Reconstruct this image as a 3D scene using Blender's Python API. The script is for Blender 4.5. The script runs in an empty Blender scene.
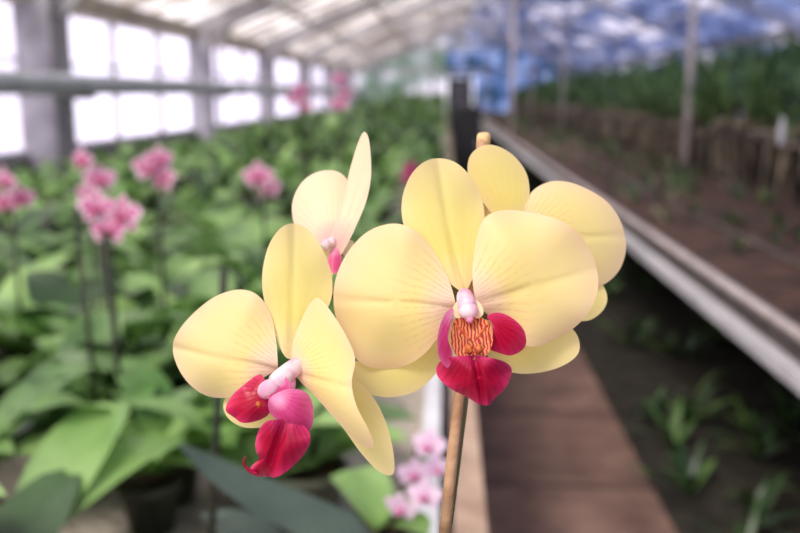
import bpy, math, random
from mathutils import Vector, Matrix, Euler
random.seed(11)
R = random.random
def U(a,b): return a+(b-a)*R()
scn = bpy.context.scene
scn.view_settings.view_transform = 'Standard'
scn.view_settings.look = 'None'

# ------------------------------------------------------------ materials
def lin(c):
    o=[]
    for x in c:
        x/=255.0
        o.append(x/12.92 if x<=0.04045 else ((x+0.055)/1.055)**2.4)
    return (o[0],o[1],o[2],1)
class NT:
    def __init__(s,name):
        s.m=bpy.data.materials.new(name); s.m.use_nodes=True
        s.t=s.m.node_tree; s.t.nodes.clear()
        s.out=s.t.nodes.new('ShaderNodeOutputMaterial')
    def n(s,ty,**k):
        nd=s.t.nodes.new(ty)
        for a,b in k.items(): setattr(nd,a,b)
        return nd
    def l(s,a,b): s.t.links.new(a,b)
    def val(s,sock,v):
        if isinstance(v,(int,float,tuple)): sock.default_value=v
        else: s.l(v,sock)
    def math(s,op,a,b=None,c=None,clamp=False):
        nd=s.n('ShaderNodeMath',operation=op,use_clamp=clamp)
        s.val(nd.inputs[0],a)
        if b is not None: s.val(nd.inputs[1],b)
        if c is not None: s.val(nd.inputs[2],c)
        return nd.outputs[0]
    def mix(s,f,a,b):
        nd=s.n('ShaderNodeMix',data_type='RGBA')
        s.val(nd.inputs[0],f); s.val(nd.inputs[6],a); s.val(nd.inputs[7],b)
        return nd.outputs[2]
    def noise(s,scale,detail=3,coord=None):
        nd=s.n('ShaderNodeTexNoise'); nd.inputs['Scale'].default_value=scale; nd.inputs['Detail'].default_value=detail
        if coord is None:
            coord=s.n('ShaderNodeTexCoord').outputs['Object']
        s.l(coord,nd.inputs['Vector']); return nd.outputs['Fac']
    def ramp(s,f,stops):
        nd=s.n('ShaderNodeValToRGB'); e=nd.color_ramp.elements
        while len(e)<len(stops): e.new(0.5)
        for i,(p,c) in enumerate(stops): e[i].position=p; e[i].color=c
        s.l(f,nd.inputs[0]); return nd.outputs[0]
    def surf(s,col,rough=0.6,trans=0.0,bump=None,bstr=0.2,metal=0.0,tcol=None,spec=0.5,bdist=0.01):
        p=s.n('ShaderNodeBsdfPrincipled')
        s.val(p.inputs['Base Color'],col); p.inputs['Roughness'].default_value=rough
        p.inputs['Metallic'].default_value=metal
        p.inputs['Specular IOR Level'].default_value=spec
        if bump is not None:
            b=s.n('ShaderNodeBump'); b.inputs['Strength'].default_value=bstr; b.inputs['Distance'].default_value=bdist
            s.l(bump,b.inputs['Height']); s.l(b.outputs[0],p.inputs['Normal'])
        if trans>0:
            t=s.n('ShaderNodeBsdfTranslucent'); s.val(t.inputs[0],tcol if tcol is not None else col)
            mx=s.n('ShaderNodeMixShader'); mx.inputs[0].default_value=trans
            s.l(p.outputs[0],mx.inputs[1]); s.l(t.outputs[0],mx.inputs[2]); s.l(mx.outputs[0],s.out.inputs[0])
        else: s.l(p.outputs[0],s.out.inputs[0])
        return s.m
def noisy(name,c1,c2,scale=5,rough=0.7,trans=0,bstr=0.3,metal=0,spec=0.4,lo=0.35,hi=0.65,bdist=0.01):
    m=NT(name); f=m.noise(scale,5)
    c=m.ramp(f,[(lo,lin(c1)),(hi,lin(c2))])
    return m.surf(c,rough,trans,f,bstr,metal,spec=spec,bdist=bdist)

def petal_mat(name,c0,c1,c2,cedge,vein,vamt,freq=60,trans=0.3,reach=0.9,bs=0.03,rough=.5,blush=.3):
    m=NT(name)
    uv=m.n('ShaderNodeUVMap',uv_map='fan').outputs[0]
    ue=m.n('ShaderNodeUVMap',uv_map='edge').outputs[0]
    s1=m.n('ShaderNodeSeparateXYZ'); m.l(uv,s1.inputs[0])
    s2=m.n('ShaderNodeSeparateXYZ'); m.l(ue,s2.inputs[0])
    ang,rad,edge=s1.outputs[0],s1.outputs[1],s2.outputs[0]
    nz=m.noise(60,3)
    col=m.ramp(rad,[(0.0,lin(c0)),(0.10,lin(c0)),(0.34,lin(c1)),(0.95,lin(c2))])
    e=m.math('POWER',edge,4.0); e=m.math('MULTIPLY',e,0.75)
    col=m.mix(e,col,lin(cedge))
    wob=m.math('MULTIPLY',nz,0.16)
    a=m.math('ADD',ang,wob)
    w=m.math('SINE',m.math('MULTIPLY',a,float(freq)))
    w=m.math('MULTIPLY_ADD',w,0.5,0.5); wv=m.math('POWER',w,4.0)
    fade=m.math('SUBTRACT',1.0,m.math('DIVIDE',rad,reach),clamp=True)
    nz2=m.noise(450,2)
    dash=m.math('MULTIPLY_ADD',nz2,2.2,-0.6,clamp=True)
    vf=m.math('MULTIPLY',m.math('MULTIPLY',wv,fade),dash)
    vf=m.math('MULTIPLY',vf,float(vamt),clamp=True)
    col=m.mix(vf,col,lin(vein))
    blot=m.math('MULTIPLY_ADD',m.noise(35,3),blush*2,-blush*.8,clamp=True)
    col=m.mix(blot,col,lin(cedge))
    return m.surf(col,rough,trans,w,bs,spec=0.3,bdist=0.0006)

M={}
M['petal']=petal_mat('petal_yellow',(252,222,206),(250,230,146),(252,230,160),(253,219,182),(214,105,95),0.6,58,reach=.62)
M['petalw']=petal_mat('petal_cream',(244,190,195),(252,242,205),(252,238,190),(253,228,200),(222,130,135),0.3,50)
M['sepal']=petal_mat('sepal_yellow',(248,228,160),(247,229,128),(250,232,150),(252,228,172),(222,160,110),0.2,55)
M['lip']=petal_mat('lip_crimson',(178,6,62),(178,4,48),(196,10,60),(226,64,122),(98,0,28),0.8,40,0.12,1.6,0.12,.34,.15)
M['lippink']=petal_mat('lip_pink',(246,170,205),(222,76,140),(204,28,96),(236,130,182),(160,6,70),0.7,40,0.2,1.4,.1,.38,.3)
m=NT('throat_striped')
tc=m.n('ShaderNodeTexCoord').outputs['Object']
wv=m.n('ShaderNodeTexWave',wave_type='BANDS',bands_direction='X'); wv.inputs['Scale'].default_value=230; wv.inputs['Distortion'].default_value=4.5
wv.inputs['Detail'].default_value=1; wv.inputs['Detail Scale'].default_value=1.6
m.l(tc,wv.inputs[0])
M['throat']=m.surf(m.ramp(wv.outputs['Fac'],[(0.25,lin((172,40,48))),(0.7,lin((222,150,100)))]),0.45,0.1,spec=0.3)
M['callus']=noisy('callus_orange',(214,120,50),(176,44,38),600,0.4)
m=NT('column_blush'); nz=m.noise(120,2)
M['column']=m.surf(m.ramp(nz,[(0.42,lin((255,238,242))),(0.66,lin((244,172,204)))]),0.4,0.25,spec=0.4)
M['stake']=noisy('stake_bamboo',(200,160,124),(172,130,96),90,0.6)
M['stakecap']=noisy('stake_tip',(232,196,142),(214,172,120),90,0.6)
M['spike']=noisy('spike_green',(95,110,60),(120,100,70),80,0.5)
M['leaf']=noisy('leaf_green',(70,108,54),(140,176,108),6,0.34,0.28,0.1,spec=0.6)
M['leaf2']=noisy('leaf_fresh',(98,144,70),(166,202,124),5,0.36,0.32,0.1,spec=0.6)
M['leafd']=noisy('leaf_dark',(38,62,38),(76,106,62),7,0.38,0.15,0.1,spec=0.5)
M['leafg']=noisy('leaf_greygreen',(58,74,66),(80,96,84),9,0.45,0.1,0.1,spec=0.4)
M['strap']=noisy('leaf_strap',(62,98,46),(122,156,86),4,0.5,0.3,0.1)
M['strapl']=noisy('leaf_strap_light',(104,134,78),(156,180,116),4,0.5,0.35,0.1)
M['root']=noisy('roots_grey',(104,94,78),(180,166,144),14,0.8)
M['pink']=noisy('bloom_pink',(206,84,146),(232,140,188),40,0.6,0.3,0.0)
M['pinkw']=noisy('bloom_pale',(242,190,215),(250,224,236),40,0.6,0.3,0.0)
M['lav']=noisy('bloom_lavender',(236,200,228),(248,226,242),40,0.6,0.3,0.0)
M['mag']=noisy('bloom_lip',(180,20,95),(205,45,120),40,0.6,0.2,0.0)
M['stem']=noisy('stem_dark',(32,40,30),(56,54,40),20,0.6)
M['pot']=noisy('pot_plastic',(52,58,44),(78,80,62),12,0.6)
M['bark']=noisy('bark_mix',(54,42,30),(98,76,54),60,0.9,bstr=0.8)
M['galv']=noisy('galvanised_steel',(184,170,166),(212,200,196),9,0.45,metal=0.1)
M['galvd']=noisy('steel_weathered',(74,66,62),(104,94,90),12,0.6,metal=0.1)
M['white']=noisy('painted_white',(208,206,212),(230,228,234),8,0.5)
M['roofw']=noisy('roof_bar_white',(176,174,184),(206,204,214),8,0.5)
M['frame']=noisy('frame_grey',(132,128,132),(166,162,166),4,0.6)
M['frameb']=noisy('frame_beige',(150,138,124),(184,172,158),3,0.6)
M['framed']=noisy('frame_dark',(58,56,66),(86,82,92),4,0.6)
M['pipe']=noisy('pipe_grey',(150,152,160),(172,174,182),3,0.45)
M['kerb']=noisy('bench_kerb',(166,138,118),(196,168,148),12,0.8)
M['gravel']=noisy('bench_gravel',(160,146,132),(206,196,184),60,0.9,bstr=0.7)
M['soil']=noisy('soil_brown',(40,29,24),(92,64,52),7,0.95,bstr=0.9,bdist=0.03)
M['ground']=noisy('ground_dark',(24,22,18),(52,47,38),9,0.95,bstr=0.9,bdist=0.03)
M['wallb']=noisy('wall_masonry',(136,132,128),(166,162,158),5,0.85)
M['door']=noisy('door_dark',(22,22,26),(36,36,42),4,0.6)
m=NT('path_concrete')
tc=m.n('ShaderNodeTexCoord').outputs['Object']
br=m.n('ShaderNodeTexBrick'); br.offset=0.0
br.inputs['Scale'].default_value=1.0; br.inputs['Brick Width'].default_value=5.0; br.inputs['Row Height'].default_value=0.8
br.inputs['Mortar Size'].default_value=0.022; br.inputs['Mortar Smooth'].default_value=0.2
br.inputs['Color1'].default_value=lin((158,126,112)); br.inputs['Color2'].default_value=lin((138,108,96)); br.inputs['Mortar'].default_value=lin((56,42,36))
m.l(tc,br.inputs[0])
nz=m.noise(5,6)
c=m.mix(m.math('MULTIPLY_ADD',nz,2.4,-0.8,clamp=True),lin((100,78,70)),br.outputs[0])
M['path']=m.surf(c,0.85,0,m.noise(40,4),0.3,spec=0.3)
def glass(name,stops,scale,stretch=(1,1,1),detail=4):
    m=NT(name)
    tc=m.n('ShaderNodeTexCoord').outputs['Object']
    mp=m.n('ShaderNodeMapping'); mp.inputs['Scale'].default_value=stretch; m.l(tc,mp.inputs[0])
    f=m.noise(scale,detail,mp.outputs[0])
    c=m.ramp(f,stops)
    t=m.n('ShaderNodeBsdfTransparent'); m.l(c,t.inputs[0])
    g=m.n('ShaderNodeBsdfGlossy'); g.inputs['Roughness'].default_value=0.3; g.inputs[0].default_value=(.8,.8,.8,1)
    mx=m.n('ShaderNodeMixShader'); mx.inputs[0].default_value=0.04
    m.l(t.outputs[0],mx.inputs[1]); m.l(g.outputs[0],mx.inputs[2]); m.l(mx.outputs[0],m.out.inputs[0])
    return m.m
M['glassw']=glass('glazing_clear',[(0.3,lin((204,196,212))),(0.6,lin((240,234,248)))],0.8)
M['glassr']=glass('glazing_milky',[(0.38,lin((170,162,156))),(0.58,lin((232,226,222)))],1.2,(1,.4,1))
M['glassb']=glass('glazing_shaded_blue',[(0.38,lin((34,40,60))),(0.46,lin((66,80,122))),(0.54,lin((104,114,146))),(0.60,lin((190,186,198)))],1.6,(1.0,0.22,1.6),7)
M['glasse']=glass('glazing_end_blue',[(0.40,lin((26,44,48))),(0.5,lin((50,74,120))),(0.6,lin((110,126,160)))],1.8,(1.0,1,1),5)
M['glassm']=glass('glazing_end_milky',[(0.36,lin((60,82,62))),(0.5,lin((104,116,110))),(0.66,lin((180,176,182)))],1.0,(1.0,1,1),5)

# ------------------------------------------------------------ mesh builder
class MB:
    def __init__(s): s.v=[];s.f=[];s.m=[];s.mats=[]
    def mi(s,k):
        if k not in s.mats: s.mats.append(k)
        return s.mats.index(k)
    def box(s,a,b,k):
        i=len(s.v); x0,y0,z0=a; x1,y1,z1=b
        s.v+=[(x0,y0,z0),(x1,y0,z0),(x1,y1,z0),(x0,y1,z0),(x0,y0,z1),(x1,y0,z1),(x1,y1,z1),(x0,y1,z1)]
        q=[(0,3,2,1),(4,5,6,7),(0,1,5,4),(1,2,6,5),(2,3,7,6),(3,0,4,7)]
        s.f+=[tuple(i+j for j in t) for t in q]; s.m+=[s.mi(k)]*6
    def quad(s,pts,k):
        i=len(s.v); s.v+=[tuple(p) for p in pts]; s.f.append(tuple(range(i,i+len(pts)))); s.m.append(s.mi(k))
    def tube(s,pts,rad,k,seg=8,cap=True):
        pts=[Vector(p) for p in pts]; i0=len(s.v); n=len(pts)
        if isinstance(rad,(int,float)): rad=[rad]*n
        ref=None
        for i,p in enumerate(pts):
            d=(pts[min(i+1,n-1)]-pts[max(i-1,0)]).normalized()
            if ref is None: ref=Vector((0,0,1)) if abs(d.z)<0.9 else Vector((1,0,0))
            a=(ref-d*ref.dot(d)).normalized(); b=d.cross(a); ref=a
            for j in range(seg):
                t=2*math.pi*j/seg; q=p+(a*math.cos(t)+b*math.sin(t))*rad[i]; s.v.append(tuple(q))
        mk=s.mi(k)
        for i in range(n-1):
            for j in range(seg):
                a=i0+i*seg+j; b=i0+i*seg+(j+1)%seg
                s.f.append((a,b,b+seg,a+seg)); s.m.append(mk)
        if cap:
            s.f.append(tuple(i0+j for j in range(seg))[::-1]); s.m.append(mk)
            s.f.append(tuple(i0+(n-1)*seg+j for j in range(seg))); s.m.append(mk)
    def beam(s,p,q,w,h,k):
        p=Vector(p);q=Vector(q);d=(q-p).normalized(); up=Vector((0,0,1)) if abs(d.z)<.9 else Vector((0,1,0))
        a=d.cross(up).normalized()*w/2; b=a.cross(d).normalized()*h/2
        i=len(s.v)
        for c in (p,q):
            for u,v in ((-1,-1),(1,-1),(1,1),(-1,1)): s.v.append(tuple(c+a*u+b*v))
        for t in [(0,1,2,3),(7,6,5,4),(0,4,5,1),(1,5,6,2),(2,6,7,3),(3,7,4,0)]:
            s.f.append(tuple(i+j for j in t)); s.m.append(s.mi(k))
    def ribbon(s,pts,w,side,fold,k,cols=4,kedge=None):
        i0=len(s.v); n=len(pts)
        for i,(p,ww) in enumerate(zip(pts,w)):
            for j in range(cols+1):
                c=-1+2*j/cols
                q=Vector(p)+Vector(side)*(ww*c)+Vector((0,0,1))*(fold*abs(c)*ww)
                s.v.append(tuple(q))
        for i in range(n-1):
            for j in range(cols):
                a=i0+i*(cols+1)+j
                s.f.append((a,a+1,a+cols+2,a+cols+1))
                s.m.append(s.mi(kedge if kedge and (j in(0,cols-1) or i==n-2) else k))
    def leaf(s,base,yaw,L,W,e0,e1,k,rows=8,cols=4,fold=0.25,pw=0.75):
        d=Vector((math.cos(yaw),math.sin(yaw),0)); side=Vector((-d.y,d.x,0))
        p=Vector(base); pts=[];ws=[]
        for i in range(rows+1):
            t=i/rows; pts.append(p.copy()); ws.append(W*max(0.02,math.sin(math.pi*min(1,(0.06+0.94*t)))**pw if t<1 else .02))
            e=math.radians(e0+(e1-e0)*t*t); p=p+(d*math.cos(e)+Vector((0,0,1))*math.sin(e))*(L/rows)
        s.ribbon(pts,ws,side,fold,k,cols)
    def pot(s,x,y,z,r,h,k='pot'):
        seg=14; prof=[(r*.72,0),(r*.95,h*.8),(r*1.06,h*.8),(r*1.08,h),(r*.98,h),(r*.95,h*.88)]
        i0=len(s.v)
        for rr,hh in prof:
            for j in range(seg):
                t=2*math.pi*j/seg; s.v.append((x+rr*math.cos(t),y+rr*math.sin(t),z+hh))
        for i in range(len(prof)-1):
            for j in range(seg):
                a=i0+i*seg+j;b=i0+i*seg+(j+1)%seg; s.f.append((a,b,b+seg,a+seg)); s.m.append(s.mi(k))
        s.f.append(tuple(i0+j for j in range(seg))[::-1]); s.m.append(s.mi(k))
        s.f.append(tuple(i0+(len(prof)-1)*seg+j for j in range(seg))); s.m.append(s.mi('bark'))
    def bloom(s,c,face,r,kp='pink',ke='pinkw',kl='mag'):
        c=Vector(c); f=Vector(face).normalized(); rt=f.cross(Vector((0,0,1))).normalized(); up=rt.cross(f)
        for ang,L,W in ((90,1,.31),(222,.95,.28),(318,.95,.28),(12,1.08,.46),(168,1.08,.46)):
            a=math.radians(ang+U(-6,6)); d=rt*math.cos(a)+up*math.sin(a); sd=f.cross(d)
            off=f*(0.03*r if W>.4 else 0)
            pts=[];ws=[]
            for i in range(6):
                t=i/5; pts.append(c+off+d*(t*L*r)+f*(r*.25*math.sin(t*2.6)*.6)); ws.append(r*W*[.12,.7,.98,1,.72,.1][i])
            s.ribbon(pts,ws,sd,0,kp,4,ke)
        for dx in (-.13,.13,0):
            p0=c+f*.1*r+rt*dx*r; p1=c+f*.45*r+rt*dx*1.4*r-up*.16*r; p2=c+f*.4*r-up*(.48 if dx==0 else .2)*r+rt*dx*1.6*r
            s.tube([p0,p1,p2],[.06*r,.14*r,.05*r],kl,6)
        s.tube([c,c+f*.3*r],[.1*r,.08*r],ke,6)
    def build(s,name,smooth=True,parent=None):
        me=bpy.data.meshes.new(name); me.from_pydata(s.v,[],s.f)
        for k in s.mats: me.materials.append(M[k])
        me.polygons.foreach_set('material_index',s.m)
        me.polygons.foreach_set('use_smooth',[smooth]*len(s.f))
        me.update(); o=bpy.data.objects.new(name,me); scn.collection.objects.link(o)
        if parent: o.parent=parent
        return o

# ------------------------------------------------------------ shell
XL,XR,YB,YE=-3.5,4.9,-7.0,34.0
EZ=2.32; RX=0.7; RZ=3.98
def roofz(x): return EZ+(RZ-EZ)*((x-XL)/(RX-XL) if x<RX else (XR-x)/(XR-RX))
mb=MB(); mb.box((XL-.1,YB,-.1),(XR+.1,YE,-0.02),'ground'); mb.build('floor',False)
mb=MB(); mb.box((.13,YB+.05,-.02),(.80,YE-.3,.03),'path'); mb.build('concrete_path',False)
mb=MB(); mb.box((XL-.1,YB,-.02),(XL,YE,.95),'wallb'); mb.box((XL-.14,YB,.95),(XL+.05,YE,1.03),'frame')
y=-7.0
while y<YE:
    mb.box((XL-.05,y-.03,1.03),(XL+.0,y+.03,EZ),'frame'); y+=1.5
for yy in (-1.5,7.45,12.3,16.9,21.5,26.1,30.7):
    w=.2 if yy in(7.45,-1.5) else .10
    mb.box((XL,yy-w,-.02),(XL+.3,yy+w,EZ),'frame')
    mb.beam((XL+.1,yy,EZ-.4),(XL+.75,yy,roofz(XL+.75)-.05),.08,.08,'frame')
mb.box((XL-.08,YB,EZ-.10),(XL+.14,YE,EZ+.09),'frameb')
mb.box((XL-.05,YB,1.76),(XL,YE,1.79),'frame')
mb.build('wall_left',False)
mb=MB(); mb.quad([(XL-.02,YB,1.0),(XL-.02,YE,1.0),(XL-.02,YE,EZ),(XL-.02,YB,EZ)],'glassw'); mb.build('window_1',False)
mb=MB(); mb.box((XR,YB,-.02),(XR+.1,YE,.95),'wallb'); mb.box((XR-.05,YB,.95),(XR+.14,YE,1.03),'framed')
y=-7.0
while y<YE:
    mb.box((XR,y-.03,1.03),(XR+.06,y+.03,EZ),'framed'); y+=1.5
mb.box((XR-.1,YB,EZ-.05),(XR+.08,YE,EZ+.09),'frame'); mb.build('wall_right',False)
mb=MB(); mb.quad([(XR+.03,YB,1.0),(XR+.03,YE,1.0),(XR+.03,YE,EZ),(XR+.03,YB,EZ)],'glassb'); mb.build('window_2',False)
mb=MB(); mb.quad([(XL,YB,EZ+.1),(XL,YE,EZ+.1),(RX,YE,RZ+.1),(RX,YB,RZ+.1)],'glassr'); mb.build('ceiling_glazing_left',False)
mb=MB(); mb.quad([(RX,YB,RZ+.1),(RX,YE,RZ+.1),(XR,YE,EZ+.1),(XR,YB,EZ+.1)],'glassb'); mb.build('ceiling_glazing_right',False)
mb=MB()
y=YB
while y<=YE+.01:
    mb.beam((XL,y,EZ+.07),(RX,y,RZ+.07),.035,.05,'frameb'); mb.beam((RX,y,RZ+.07),(XR,y,EZ+.07),.035,.05,'roofw')
    y+=.925
for yy in (-1.5,3.1,7.7,12.3,16.9,21.5,26.1,30.7,33.8):
    mb.beam((XL+.1,yy,EZ),(RX,yy,RZ),.14,.24,'frame'); mb.beam((RX,yy,RZ),(XR-.1,yy,EZ),.10,.16,'roofw')
    mb.beam((-1.5,yy,roofz(-1.5)),(2.9,yy,roofz(-1.5)),.05,.07,'roofw')
    mb.beam((RX,yy,roofz(-1.5)),(RX,yy,RZ),.04,.05,'roofw')
    mb.beam((RX,yy,roofz(-1.5)),(1.8,yy,roofz(1.8)),.04,.06,'roofw'); mb.beam((RX,yy,roofz(-1.5)),(-.4,yy,roofz(-.4)),.04,.05,'roofw')
    mb.beam((2.9,yy,roofz(-1.5)),(1.8,yy,roofz(1.8)),.04,.05,'roofw')
for t in (.25,.5,.75):
    x=XL+(RX-XL)*t; mb.beam((x,YB,roofz(x)+.02),(x,YE,roofz(x)+.02),.05,.08,'frameb')
    x=XR+(RX-XR)*t; mb.beam((x,YB,roofz(x)+.02),(x,YE,roofz(x)+.02),.06,.08,'roofw')
mb.beam((RX,YB,RZ+.05),(RX,YE,RZ+.05),.12,.12,'frame')
mb.build('ceiling_frame',False)
mb=MB()
mb.box((XL,YE,-.02),(0,YE+.1,.8),'wallb'); mb.box((1.05,YE,-.02),(XR,YE+.1,.8),'wallb')
for k in range(9):
    x=XL+k*1.0
    mb.box((x-.04,YE,.8 if not 0<x<1 else 2.1),(x+.04,YE+.08,roofz(x)),'frame')
mb.box((XL,YE-.02,EZ-.05),(XR,YE+.09,EZ+.05),'frame'); mb.box((XL,YE-.02,.78),(0,YE+.09,.86),'frame'); mb.box((1.05,YE-.02,.78),(XR,YE+.09,.86),'frame')
mb.build('wall_back',False)
mb=MB(); mb.quad([(XL,YE+.04,.8),(0,YE+.04,.8),(0,YE+.04,roofz(0)),(XL,YE+.04,EZ)],'glassm'); mb.build('window_3',False)
mb=MB(); mb.quad([(0,YE+.04,2.1),(1.05,YE+.04,2.1),(1.05,YE+.04,roofz(1.05)),(RX,YE+.04,RZ),(0,YE+.04,roofz(0))],'glasse')
mb.quad([(1.05,YE+.04,.8),(XR,YE+.04,.8),(XR,YE+.04,EZ),(1.05,YE+.04,roofz(1.05))],'glasse'); mb.build('window_4',False)
mb=MB(); mb.box((.04,YE-.06,0.0),(1.01,YE+.0,2.08),'door'); mb.box((.15,YE-.08,1.1),(.9,YE-.06,1.95),'framed'); mb.tube([(.9,YE-.12,.98),(.9,YE-.12,1.06)],.02,'galv'); mb.build('door_1',False)
mb=MB(); mb.tube([(-3.02,YB+.1,1.575),(-3.02,YE-.2,1.575)],.085,'pipe',14)
for yy in (-1.5,7.45,12.3,16.9,21.5,26.1,30.7): mb.box((-3.18,yy-.03,1.45),(-2.94,yy+.03,1.49),'frame')
mb.build('heating_pipe')
mb=MB(); mb.box((.14,15.0,.03),(.60,15.5,1.27),'door'); mb.box((.12,14.98,1.27),(.62,15.52,1.31),'framed'); mb.box((.17,14.98,.12),(.57,15.0,1.2),'door'); mb.tube([(.54,14.96,.6),(.54,14.96,.75)],.012,'galv',6)
mb.build('control_cabinet',False)
for X,Y in ((1.16,16.0),(2.30,8.7),(2.30,17.9),(2.30,24.5)):
    mb=MB(); zt=roofz(X)
    mb.tube([(X,Y,-.02),(X,Y,zt)],.035,'galv',12); mb.box((X-.07,Y-.07,-.02),(X+.07,Y+.07,0.0),'galvd'); mb.build('support_post')

# ------------------------------------------------------------ left bench
mb=MB()
mb.box((-2.92,-2.0,.74),(-.04,33,.79),'gravel')
mb.box((-.04,-2.0,.72),(-.005,33,.835),'white')
mb.box((-.005,-2.0,.70),(.02,33,.77),'galvd')
mb.box((.02,-2.0,.68),(.075,33,.80),'kerb')
mb.box((-2.96,-2.0,.72),(-2.92,33,.83),'white')
y=-1.8
while y<33:
    for x in (-.10,-1.5,-2.88): mb.box((x-.03,y-.03,-.02),(x+.03,y+.03,.74),'galvd')
    mb.box((-2.88,y-.02,.68),(-.1,y+.02,.74),'galvd'); y+=2.0
mb.build('plant_bench',False)
# ------------------------------------------------------------ right bench
mb=MB()
mb.box((1.1,1.0,.66),(4.6,33,.70),'galvd')
mb.box((1.1,1.0,.70),(4.6,33,.775),'soil')
mb.tube([(1.05,1.0,.80),(1.05,33,.80)],.017,'galv',10)
mb.box((1.085,1.0,.66),(1.10,33,.80),'galvd')
mb.box((1.02,1.0,.665),(1.085,33,.69),'white'); mb.box((1.01,1.0,.665),(1.02,33,.715),'white')
y=2.3
while y<33:
    for x in (1.9,3.2,4.4): mb.box((x-.03,y-.03,-.02),(x+.03,y+.03,.66),'stem')
    mb.box((1.1,y-.02,.60),(4.5,y+.02,.66),'stem')
    y+=2.6
mb.build('plant_bench',False)
mb=MB(); mb.tube([(1.55,1.0,.787),(1.5,5,.787),(1.6,12,.787),(1.55,26,.787)],.012,'galvd',8); mb.build('irrigation_hose')

mb=MB(); mr=MB()
y=2.6
while y<32.5:
    for xi in range(5):
        x=2.46+xi*.38+U(-.07,.07); yy=y+U(-.12,.12)
        z=1.26+U(-.06,.10)+xi*.11
        n=24 if y<12 else 11
        mb.tube([(x,yy,.78),(x+U(-.02,.02),yy,z)],.012,'stem',5)
        for k in range(n):
            mb.leaf((x,yy,z-U(0,.15)),U(0,6.28),U(.38,.74),U(.012,.022),U(50,88),U(-110,40),random.choice(('strap','strap','leafd','strapl','leafd')),7,2,.3)
        if xi<2:
            for k in range(13 if y<15 else 6):
                a=U(-.16,.16);b=U(-.16,.16)
                mr.tube([(x+a*.4,yy+b*.4,z+U(-.05,.05)),(x+a,yy+b,z-.15),(x+a+U(-.04,.04),yy+b+U(-.04,.04),U(.78,.95))],[.006,.008,.006],random.choice(('root','root','bark')),4,False)
            mr.box((x-.11,yy-.11,z-.1),(x+.11,yy+.11,z-.085),'bark')
            for q in (-.1,0,.1): mr.box((x-.12,yy+q-.01,z-.085),(x+.12,yy+q+.01,z-.06),'root')
    y+=.34
mb.build('vanda_orchid_foliage'); mr.build('vanda_orchid_roots')
mb=MB(); mb.tube([(2.22,2.2,1.2),(2.22,32.5,1.2)],.010,'galvd',8)
for yy in range(4,33,4): mb.tube([(2.22,yy,.775),(2.22,yy,1.2)],.010,'galvd',8)
mb.build('hanging_rail')
for (x,y,z) in ((2.2,5.4,1.05),(2.2,6.0,1.24)):
    mb=MB(); mb.tube([(x,y,z+.11),(x,y,z+.08),(x,y,z+.06),(x,y,z-.06),(x,y,z-.07)],[.010,.010,.022,.022,.016],'white',10); mb.tube([(x,y,z+.1),(2.22,y,1.2 if z<1.1 else z+.16)],.003,'stem',5); mb.build('feed_bottle')
mb=MB()
for _ in range(420):
    x=U(1.2,2.3);y=U(2.4,30); s=U(.6,1.3)
    if x<1.7 and R()<.5: continue
    for k in range(7): mb.leaf((x,y,.772),U(0,6.28),s*U(.06,.17),U(.006,.014),U(30,85),U(-20,20),random.choice(('strap','leafd','root','leafd')),4,2)
mb.build('seedling_plants')
mb=MB()
for _ in range(200):
    x=U(.95,3.6);y=U(1.5,16)
    s=U(.5,1.1)
    for k in range(10): mb.leaf((x,y,-.02),U(0,6.28),s*U(.15,.36),U(.010,.026),U(30,80),U(-40,10),random.choice(('leafd','leafd','strap','leafd')),5,2)
mb.build('ground_fern_plants')

# ------------------------------------------------------------ left bench plants
mb=MB()
y=-.9
while y<32.5:
    x=-2.72
    near=y<3.2
    st=.20 if near else .26
    while x<-.12:
        xx=x+U(-.05,.05); yy=y+U(-.05,.05)
        far=yy>4.0
        if math.hypot(xx+.07,yy-.38)<.3 or (xx>-.40 and .62<yy<1.27): x+=st; continue
        z=.79
        if yy<6: mb.pot(xx,yy,z,.05,.09)
        nl=random.choice((7,8,9)) if yy<12 else 5
        mat=random.choice(('leaf','leaf2','leaf2','leafd','leaf','leaf2'))
        a0=U(0,6.28)
        side=max(0,min(1,(xx+2.4)/1.3))
        depth=max(0,min(1,(yy-4)/5))
        tall=U(.0,.07)+(U(.02,.40)*side*depth if far else 0)
        if far: mb.tube([(xx,yy,z),(xx,yy,z+.1+tall)],.012,'stem',5)
        for k in range(nl):
            L=U(.18,.29) if near else U(.14,.25); W=U(.042,.06) if near else U(.032,.05)
            mb.leaf((xx,yy,z+.09+tall*U(.4,1)),a0+k*math.pi+U(-.7,.7),L,W,U(10,62),U(-45,5),mat,8 if yy<6 else 5,4 if yy<6 else 2,.25,.55)
        if far and R()<.75*side*depth+.05:
            for k in range(8):
                mb.leaf((xx,yy,z+.12+tall),U(0,6.28),U(.15,.30),U(.01,.025),U(50,85),U(-50,20),random.choice(('leafd','leaf','leafd','strap')),5,2)
        x+=st
    y+=st if y<8 else .36
mb.build('orchid_plants_on_bench')

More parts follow.
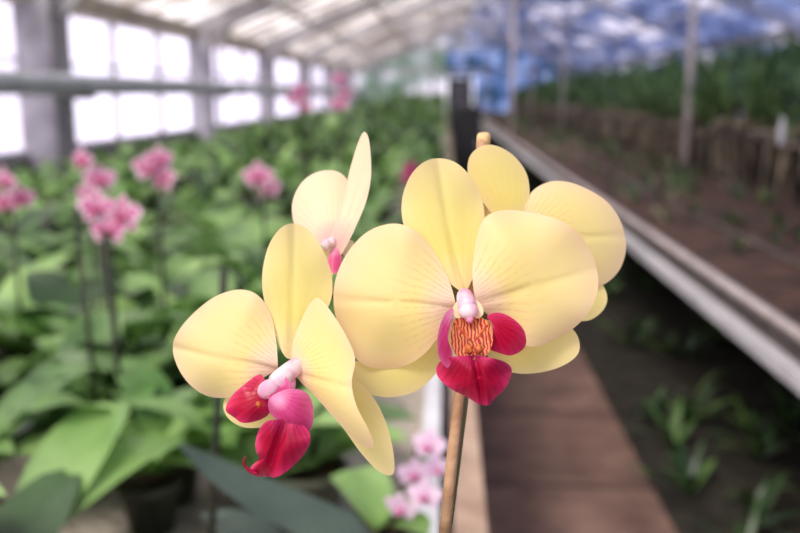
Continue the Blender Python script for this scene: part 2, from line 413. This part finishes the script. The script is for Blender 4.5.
def potted(x,y,blooms,top,facing=(.1,-1,.1),r=.04,kp='pink',ke='pinkw',kl='mag',leafm='leaf2',nl=6,z0=.79,Ls=1.0):
    mb=MB(); mb.pot(x,y,z0,.06,.11)
    a0=U(0,6.28)
    for k in range(nl):
        mb.leaf((x,y,z0+.105),a0+k*math.pi+U(-.6,.6),Ls*U(.18,.27),Ls*U(.04,.058),U(25,60),U(-35,5),leafm,8,4,.28,.55)
    top=Vector(top)
    mb.tube([(x,y,z0+.1),(x*.6+top.x*.4,y*.6+top.y*.4,z0+.35*(top.z-z0)+.05),top],[.006,.005,.003],'stem',6)
    for i,b in enumerate(blooms):
        b=Vector(b)
        mb.tube([top+(b-top)*.15-Vector((0,0,.01)),b+Vector((0,.01,0))],.0022,'spike',5)
        f=Vector(facing)+Vector((U(-.7,.7),0,U(-.3,.2))); mb.bloom(b,f,r*U(.85,1.05),kp,ke,kl)
    return mb.build('phalaenopsis_orchid.001')
potted(-.98,1.95,[(-.945,1.88,1.315),(-.965,1.9,1.265),(-.93,1.9,1.275)],(-.96,1.92,1.33),r=.036)
potted(-.78,1.9,[(-.765,1.86,1.36),(-.735,1.86,1.32),(-.755,1.86,1.29)],(-.77,1.88,1.38),r=.033)
potted(-.63,1.62,[(-.62,1.55,1.30),(-.575,1.56,1.285),(-.60,1.55,1.26)],(-.61,1.58,1.31),r=.038)
potted(-.67,2.05,[(-.665,1.98,1.335),(-.635,1.99,1.31),(-.645,1.98,1.355)],(-.66,2.01,1.36),r=.038)
potted(-.47,2.25,[(-.46,2.18,1.30),(-.435,2.2,1.27)],(-.455,2.21,1.31),r=.038)
potted(-.5,3.3,[(-.54,3.2,1.48),(-.505,3.22,1.455),(-.52,3.22,1.51)],(-.51,3.23,1.50),r=.036)
potted(-.32,2.7,[(-.31,2.6,1.54),(-.295,2.62,1.50),(-.31,2.62,1.47)],(-.31,2.63,1.54),r=.028)
potted(-.13,3.1,[(-.118,3.0,1.25),(-.125,3.02,1.22)],(-.12,3.03,1.25),r=.03,kp='mag',ke='pink')
potted(-.085,1.16,[(-.035,1.02,1.045),(-.008,1.0,1.06),(-.048,1.0,1.01),(-.02,1.0,1.025),(-.015,1.02,1.08)],(-.03,1.04,1.07),r=.021,kp='lav',ke='lav',kl='pink',nl=4,Ls=.6)
potted(-.22,1.36,[],(-.2,1.36,1.0),nl=7,leafm='leaf2',Ls=.8)

mb=MB(); mb.pot(-.16,.98,.79,.06,.12)
pts=[(-.08,.95,.93),(-.075,.94,.97),(-.11,.95,.998),(-.16,.96,1.015),(-.22,.97,1.038),(-.27,.98,1.062),(-.315,.99,1.088)]
mb.ribbon([Vector(p) for p in pts],[.010,.024,.034,.034,.029,.020,.003],Vector((.2,.9,.22)).normalized(),.0,'leafg',6)
mb.tube([(-.16,.98,.89),(-.12,.96,.91),(-.08,.95,.935)],[.014,.013,.011],'leafg',8)
mb.leaf((-.16,.98,.90),2.6,.2,.035,30,-20,'leafg'); mb.leaf((-.16,.98,.90),-1.8,.16,.035,20,-20,'leafg')
mb.build('phalaenopsis_orchid.001')
for a,b in (((-.31,1.05,.79),(-.255,1.0,1.30)),((-.62,1.5,.79),(-.63,1.48,1.31)),((-.57,1.5,.79),(-.585,1.48,1.27)),((-.73,1.85,.79),(-.745,1.85,1.3))):
    mb=MB(); mb.tube([a,b],.005,'stem',6); mb.tube([(b[0]-.006,b[1],b[2]-.04),(b[0]+.006,b[1],b[2]-.04)],.004,'stem',5); mb.build('plant_stake')

# ------------------------------------------------------------ main orchid
root=bpy.data.objects.new('phalaenopsis_orchid',None); scn.collection.objects.link(root)
ROT=(math.radians(79),0,math.radians(2.9))
root.location=(-.0179,.3530,1.4313); root.rotation_euler=ROT
S=0.000405
def crom(P,n):
    out=[];N=len(P)
    for i in range(N):
        p0,p1,p2,p3=[Vector(P[(i+k)%N]) for k in(-1,0,1,2)]
        for j in range(n):
            t=j/n
            out.append(.5*((2*p1)+(-p0+p2)*t+(2*p0-5*p1+4*p2-p3)*t*t+(-p0+3*p1-3*p2+p3)*t**3))
    return out
def petal(name,O,base,tip,org,mat,zf,scale=1.0,rings=16,ruffle=0.0):
    out=crom(O,6); n=len(out)
    C=sum(out,Vector((0,0)))/n
    base=Vector(base);tip=Vector(tip); L=(tip-base).length; ax=(tip-base)/L; ay=Vector((-ax.y,ax.x))
    vs=[];fan=[];ed=[]
    def add(p,r,th):
        q=p-base; t=q.dot(ax)/L; s=q.dot(ay)/L
        z=zf(t,s)+ruffle*r**3*math.sin(th*5+1.3)*L*.02
        vs.append(Vector((p.x*S*scale,p.y*S*scale,z*S)))
        fan.append((math.atan2(s,t+.12),math.hypot(t,s))); ed.append((r,0))
    add(C,0,0)
    for k in range(1,rings+1):
        r=(k/rings)**.85
        for i,o in enumerate(out): add(C+(o-C)*r,r,2*math.pi*i/n)
    F=[]
    for i in range(n): F.append((0,1+i,1+(i+1)%n))
    for k in range(rings-1):
        for i in range(n):
            a=1+k*n+i;b=1+k*n+(i+1)%n; F.append((a,a+n,b+n,b))
    me=bpy.data.meshes.new(name); me.from_pydata([tuple(v) for v in vs],[],F)
    me.materials.append(M[mat])
    for nm,dat in(('fan',fan),('edge',ed)):
        l=me.uv_layers.new(name=nm)
        for lp in me.loops: l.data[lp.index].uv=dat[lp.vertex_index]
    me.polygons.foreach_set('use_smooth',[True]*len(F)); me.update()
    o=bpy.data.objects.new(name,me); scn.collection.objects.link(o); o.parent=root; o.location=org
    return o
def part(name,mbk,org):
    o=mbk.build(name,True,root); o.location=org; return o
def ptube(name,pts,rad,mat,org,seg=14):
    mb=MB(); mb.tube([Vector(p)*S for p in pts],[r*S for r in rad],mat,seg); o=part(name,mb,org)
    md=o.modifiers.new('s','SUBSURF'); md.levels=1; md.render_levels=1
    return o
def blob(name,c,r,mat,org,rot=0):
    mb=MB(); pts=[];rad=[]
    n=9
    for i in range(n+1):
        a=-math.pi/2+math.pi*i/n
        pts.append(Vector((0,math.sin(a)*r[1],0))); rad.append(max(.05,math.cos(a)))
    mb.tube([p*S for p in pts],[q*S for q in rad],mat,14)
    rt=Matrix.Rotation(rot,3,'Z')
    mb.v=[tuple(rt@Vector((v[0]*r[0],v[1],v[2]*r[2]))+Vector(c)*S) for v in mb.v]
    return part(name,mb,org)

rib=lambda s,w=.03,h=2:h*math.exp(-(s/w)**2)
OB=((463-400)*S,(266.5-305)*S,0)
petal('front_bloom_dorsal_sepal',[(-1,13),(-23,30),(-45,50),(-59,80),(-61,107),(-53,130),(-39,144),(-23,149),(-5,144),(12,127),(23,103),(23,70),(15,37),(5,15)],(0,8),(-25,148),OB,'sepal',lambda t,s:-6-38*t+30*t*t-90*s*s-rib(s,.03,2)+3*math.sin(9*s),ruffle=1)
petal('front_bloom_petal_left',[(-8,3),(-16,30),(-33,60),(-51,77),(-73,82),(-98,73),(-118,50),(-129,20),(-129,-10),(-118,-40),(-101,-60),(-78,-66),(-55,-61),(-35,-45),(-20,-23),(-8,-5)],(-4,0),(-130,5),OB,'petal',lambda t,s:2+30*t-42*t*t-64*s*s-rib(s)+3*math.sin(9*s+2*t),ruffle=2.2)
petal('front_bloom_petal_right',[(12,5),(9,30),(13,60),(21,85),(37,95),(62,95),(92,87),(117,72),(134,47),(136,20),(125,-7),(107,-27),(82,-39),(62,-40),(42,-25),(25,-10)],(6,0),(130,35),OB,'petal',lambda t,s:4+38*t-46*t*t-64*s*s-rib(s)+3*math.sin(8*s-3*t),ruffle=2.2)
petal('front_bloom_sepal_left',[(-5,-13),(-33,-30),(-63,-46),(-88,-54),(-111,-60),(-115,-72),(-103,-88),(-78,-96),(-51,-92),(-31,-77),(-15,-53),(-1,-25)],(-4,-14),(-113,-75),OB,'sepal',lambda t,s:-8-26*t+14*t*t-60*s*s)
petal('front_bloom_sepal_right',[(7,-13),(37,-18),(72,-24),(102,-20),(118,-31),(119,-51),(98,-66),(67,-72),(42,-67),(24,-50),(10,-30)],(6,-14),(118,-45),OB,'sepal',lambda t,s:-8-26*t+14*t*t-60*s*s)
petal('front_bloom_lip_midlobe',[(-14,-47),(-25,-54),(-27,-67),(-14,-79),(2,-88),(14,-95),(24,-96),(31,-88),(40,-76),(46,-62),(36,-52),(20,-47),(2,-46)],(6,-40),(18,-96),OB,'lip',lambda t,s:52+8*t-34*t*t-56*s*s-7*math.exp(-(s/.05)**2),ruffle=4)
petal('front_bloom_lip_lobe_left',[(-11,-3),(-20,-8),(-27,-26),(-27,-45),(-18,-57),(-13,-45),(-17,-30),(-13,-15)],(-8,-4),(-20,-55),OB,'lippink',lambda t,s:16+36*t-50*s)
petal('front_bloom_lip_lobe_right',[(22,-10),(33,-6),(46,-12),(56,-24),(58,-39),(47,-48),(34,-46),(22,-40),(26,-30),(27,-18)],(24,-12),(54,-36),OB,'lip',lambda t,s:24+34*t-26*t*t+24*s)
petal('front_bloom_lip_throat',[(-8,-12),(-14,-26),(-13,-40),(-5,-49),(9,-50),(20,-45),(26,-32),(25,-18),(14,-10),(3,-8)],(6,-8),(6,-50),OB,'throat',lambda t,s:8+38*t+60*s*s-6*math.sin(3*t))
for i,(x0,y0) in enumerate(((2,-40),(11,-40))):
    blob('front_bloom_callus_%d'%i,(x0,y0,50),(4,5,5),'callus',OB,.3-.6*i)
for i,(a,b) in enumerate((((-5,-22,34),(-11,-15,36)),((18,-22,34),(24,-14,36)))):
    ptube('front_bloom_throat_wing_%d'%i,[(6,-34,46),a,b],[1.4,1.6,.8],'callus',OB,8)
ptube('front_bloom_column',[(1,12,-4),(1,11,2),(2,6,8),(3,1,14),(4,-4,18)],[5,8,9.5,10,9.5],'column',OB)
blob('front_bloom_anther',(4,-5,20),(10,8,8),'column',OB,.1)
blob('front_bloom_rostellum',(5,-13,22),(4,4,4),'lippink',OB)
petal('front_bloom_column_wing_l',[(-2,6),(-9,2),(-12,-5),(-8,-12),(-2,-10)],(0,0),(-12,-4),OB,'petalw',lambda t,s:12+6*t)
petal('front_bloom_column_wing_r',[(9,6),(16,2),(19,-6),(15,-12),(9,-10)],(8,0),(19,-5),OB,'petalw',lambda t,s:12+6*t)

OA=((285-400)*S,(266.5-372)*S,.004)
petal('left_bloom_dorsal_sepal',[(3,14),(-10,37),(-21,67),(-24,97),(-19,124),(-7,142),(7,149),(23,142),(37,122),(45,97),(45,72),(33,47),(18,22)],(6,8),(8,149),OA,'sepal',lambda t,s:-6-34*t+24*t*t-95*s*s-rib(s,.03,2)+3*math.sin(9*s),ruffle=1)
petal('left_bloom_petal_left',[(-5,10),(-9,37),(-17,62),(-30,78),(-50,82),(-75,74),(-97,54),(-113,30),(-113,14),(-99,-8),(-80,-24),(-60,-26),(-40,-18),(-23,-6),(-9,2)],(-3,4),(-113,24),OA,'petal',lambda t,s:2+24*t-42*t*t-74*s*s-rib(s)+3*math.sin(8*s+2*t),ruffle=2.2)
petal('left_bloom_petal_right',[(10,2),(8,22),(14,47),(25,69),(35,73),(53,55),(67,34),(73,18),(70,-3),(75,-23),(86,-43),(91,-60),(80,-62),(60,-45),(40,-25),(23,-10)],(8,2),(85,-10),OA,'petal',lambda t,s:4+70*t-10*t*t-34*s*s-rib(s,.04,2)+4*math.sin(7*s+4*t))
petal('left_bloom_sepal_right',[(15,-6),(45,-9),(70,-8),(90,-28),(103,-55),(109,-83),(108,-100),(95,-98),(77,-80),(55,-50),(30,-23)],(12,-4),(110,-98),OA,'sepal',lambda t,s:-6+10*t-4*t*t-120*s*s)
petal('left_bloom_sepal_left',[(-10,-13),(-35,-18),(-57,-22),(-64,-36),(-57,-50),(-39,-58),(-13,-53),(0,-33)],(-2,-12),(-58,-45),OA,'sepal',lambda t,s:-4-16*t-30*s*s)
petal('left_bloom_lip_lobe_left',[(-18,-1),(-25,-1),(-36,-9),(-48,-20),(-53,-32),(-46,-40),(-36,-45),(-20,-43),(-10,-34),(-10,-16)],(-10,-14),(-50,-34),OA,'lip',lambda t,s:24+20*t-22*t*t-60*s*s+10*s,ruffle=3)
petal('left_bloom_lip_midlobe',[(-4,-36),(-16,-46),(-20,-60),(-17,-74),(-26,-84),(-27,-90),(-20,-96),(-4,-94),(13,-84),(27,-68),(31,-52),(20,-40)],(8,-32),(-16,-97),OA,'lip',lambda t,s:56+14*t-38*t*t-70*s*s-7*math.exp(-((s-.05)/.06)**2),ruffle=3)
petal('left_bloom_lip_lobe_right',[(-7,-18),(8,-10),(25,-13),(33,-28),(32,-46),(24,-52),(14,-44),(4,-40),(-8,-32)],(0,-16),(28,-48),OA,'lippink',lambda t,s:50+30*t-38*t*t-84*s*s,ruffle=2)
ptube('left_bloom_cirrus',[(-18,-91,38),(-26,-89,38),(-31,-84,40),(-33,-77,43),(-29,-72,45)],[2.6,2,1.5,1.1,.6],'lip',OA,8)
ptube('left_bloom_column',[(17,12,0),(14,9,10),(8,4,20),(0,-2,28),(-7,-8,34)],[6,8.5,9.5,9.5,9],'column',OA)
blob('left_bloom_anther',(-10,-11,35),(9,11,8),'column',OA,-.95)
petal('left_bloom_column_wing',[(2,2),(10,-4),(10,-14),(0,-20),(-10,-18),(-10,-8)],(2,-4),(-4,-20),OA,'lippink',lambda t,s:36+6*t)
ptube('left_bloom_lip_claw',[(10,-2,14),(8,-12,26),(6,-24,40),(8,-32,50)],[5,7,7,4],'lippink',OA)
blob('left_bloom_callus',(-18,-24,42),(3,3,3),'callus',OA)

k=1.09
OC=((545-400)*S*k,(266.5-250)*S*k,-.032)
petal('rear_bloom_dorsal_sepal',[(-40,25),(-62,48),(-76,72),(-76,92),(-64,103),(-48,103),(-30,93),(-17,75),(-15,50),(-22,25)],(-28,20),(-60,104),OC,'sepal',lambda t,s:-4+6*t+6*t*t-60*s*s,k)
petal('rear_bloom_petal_right',[(-15,10),(-20,35),(-15,55),(0,67),(20,70),(45,62),(67,48),(82,25),(86,0),(78,-22),(60,-36),(35,-40),(5,-20)],(-15,10),(80,15),OC,'petal',lambda t,s:2+20*t-40*t*t-44*s*s-rib(s),k)
petal('rear_bloom_sepal_right',[(15,-20),(45,-22),(60,-32),(67,-48),(62,-62),(47,-72),(30,-68),(15,-45)],(5,-15),(60,-60),OC,'sepal',lambda t,s:-12-10*t-30*s*s,k)
petal('rear_bloom_petal_left',[(-20,15),(-40,40),(-75,45),(-100,25),(-100,-5),(-80,-30),(-50,-30),(-25,-5)],(-20,5),(-100,10),OC,'petal',lambda t,s:0-30*t-44*s*s,k)
petal('rear_bloom_sepal_left',[(-15,-5),(-35,-20),(-50,-45),(-45,-65),(-25,-62),(-10,-40)],(-15,-5),(-40,-65),OC,'sepal',lambda t,s:-10-20*t,k)
ptube('rear_bloom_column',[(-15,5,-2),(-14,4,12),(-12,-2,18)],[6,9,3],'column',OC)
petal('rear_bloom_lip',[(-20,-5),(-32,-20),(-22,-38),(-5,-38),(4,-20),(-5,-5)],(-15,0),(-14,-38),OC,'lip',lambda t,s:4+6*t-40*s*s,k)
k=1.1
OD=((333-400)*S*k,(266.5-240)*S*k,-.036)
petal('side_bloom_petal_left',[(-6,-6),(-28,3),(-41,18),(-43,40),(-33,60),(-15,71),(5,70),(17,55),(18,35),(10,8)],(0,-4),(-18,71),OD,'petalw',lambda t,s:-10*t-12*t*t-60*s*s,k)
petal('side_bloom_petal_right',[(2,-22),(-5,-10),(3,15),(11,40),(18,70),(26,95),(32,105),(37,96),(39,65),(35,40),(25,15),(12,-10)],(0,-16),(34,105),OD,'petalw',lambda t,s:8+16*t-60*s,k)
petal('side_bloom_sepal_lower',[(-5,-5),(-24,-18),(-32,-40),(-22,-55),(-6,-45),(2,-20)],(0,-5),(-26,-55),OD,'sepal',lambda t,s:-12-10*t,k)
petal('side_bloom_sepal_right',[(4,-8),(18,0),(24,-12),(24,-28),(16,-36),(8,-26)],(4,-10),(20,-34),OD,'petalw',lambda t,s:-4-10*t,k)
ptube('side_bloom_column',[(2,-2,0),(0,-2,8),(-4,-4,14)],[4,6,5],'column',OD); blob('side_bloom_anther',(-6,-5,16),(5,6,5),'column',OD)
petal('side_bloom_lip',[(0,-10),(-4,-20),(0,-32),(7,-32),(10,-20),(6,-10)],(2,-10),(3,-34),OD,'lippink',lambda t,s:12+10*t-30*s*s,k)

mb=MB()
P=lambda x,y,z:Vector(((x-400)*S*(1-z/.36),(266.5-y)*S*(1-z/.36),z))
mb.tube([P(444,540,-.014),P(452,460,-.016),P(460,390,-.018),P(470,290,-.030),P(482,150,-.044),P(484,135,-.045)],[.0026,.0025,.0023,.0026,.0028,.0028],'stake',12)
mb.tube([P(483,147,-.045),P(484,136,-.045),P(484,133,-.045)],[.0032,.0032,.0024],'stakecap',12)
inv=Euler(ROT).to_matrix().transposed()
def loc(w): return inv@(Vector(w)-Vector(root.location))
mb.tube([P(444,538,-.014),loc((-.045,.37,1.05)),loc((-.07,.38,.85))],[.0026,.0028,.003],'stake',12)
part('stake',mb,(0,0,0))
mb=MB()
mb.tube([loc((-.06,.385,.9)),loc((-.035,.38,1.1)),P(449,520,-.021),P(464,400,-.026),P(468,330,-.03),P(455,290,-.034),P(420,262,-.034),P(370,258,-.03),P(345,262,-.03)],[.0022,.0022,.002,.002,.002,.0019,.0018,.0016,.0014],'spike',10)
for a,b in ((P(458,296,-.033),P(463,300,-.006)),(P(350,262,-.03),P(300,350,-.012)),(P(300,350,-.012),P(292,366,-.001)),(P(466,340,-.03),P(530,262,-.036)),(P(530,262,-.036),P(532,246,-.032)),(P(345,262,-.03),P(336,250,-.037))):
    mb.tube([a,b],.0012,'spike',8)
part('flower_spike',mb,(0,0,0))
mb=MB(); mb.pot(-.07,.38,.79,.062,.12)
for a,L in ((.6,.2),(3.6,.22),(2.0,.16),(5.0,.19),(2.9,.2)):
    mb.leaf((-.07,.38,.905),a,L,.04,40,-25,'leaf',10,6)
o=mb.build('pot_and_leaves'); o.parent=root
o.matrix_parent_inverse=(Matrix.Translation(root.location)@Euler(ROT).to_matrix().to_4x4()).inverted()

# ------------------------------------------------------------ world, sun, camera
w=bpy.data.worlds.new('World'); scn.world=w; w.use_nodes=True
nt=w.node_tree; bg=nt.nodes['Background']
tc=nt.nodes.new('ShaderNodeTexCoord'); sp=nt.nodes.new('ShaderNodeSeparateXYZ'); rp=nt.nodes.new('ShaderNodeValToRGB')
nt.links.new(tc.outputs['Generated'],sp.inputs[0]); nt.links.new(sp.outputs[2],rp.inputs[0]); nt.links.new(rp.outputs[0],bg.inputs[0])
rp.color_ramp.elements[0].position=0; rp.color_ramp.elements[0].color=(.95,.92,1.0,1)
rp.color_ramp.elements[1].position=.6; rp.color_ramp.elements[1].color=(.94,.95,1.0,1)
bg.inputs[1].default_value=2.4
sd=bpy.data.lights.new('sun','SUN'); sd.energy=4.7; sd.angle=math.radians(24); sd.color=(1,.98,.95)
so=bpy.data.objects.new('sun',sd); scn.collection.objects.link(so); so.location=(-2,-3,8)
so.rotation_euler=Vector((.45,.75,-1.0)).to_track_quat('-Z','Y').to_euler()
cd=bpy.data.cameras.new('camera'); co=bpy.data.objects.new('camera',cd); scn.collection.objects.link(co)
co.location=(0,0,1.5); co.rotation_euler=ROT
cd.lens=40; cd.sensor_width=36; cd.clip_start=.02; cd.clip_end=200
cd.dof.use_dof=True; cd.dof.focus_distance=.352; cd.dof.aperture_fstop=7.0
scn.camera=co
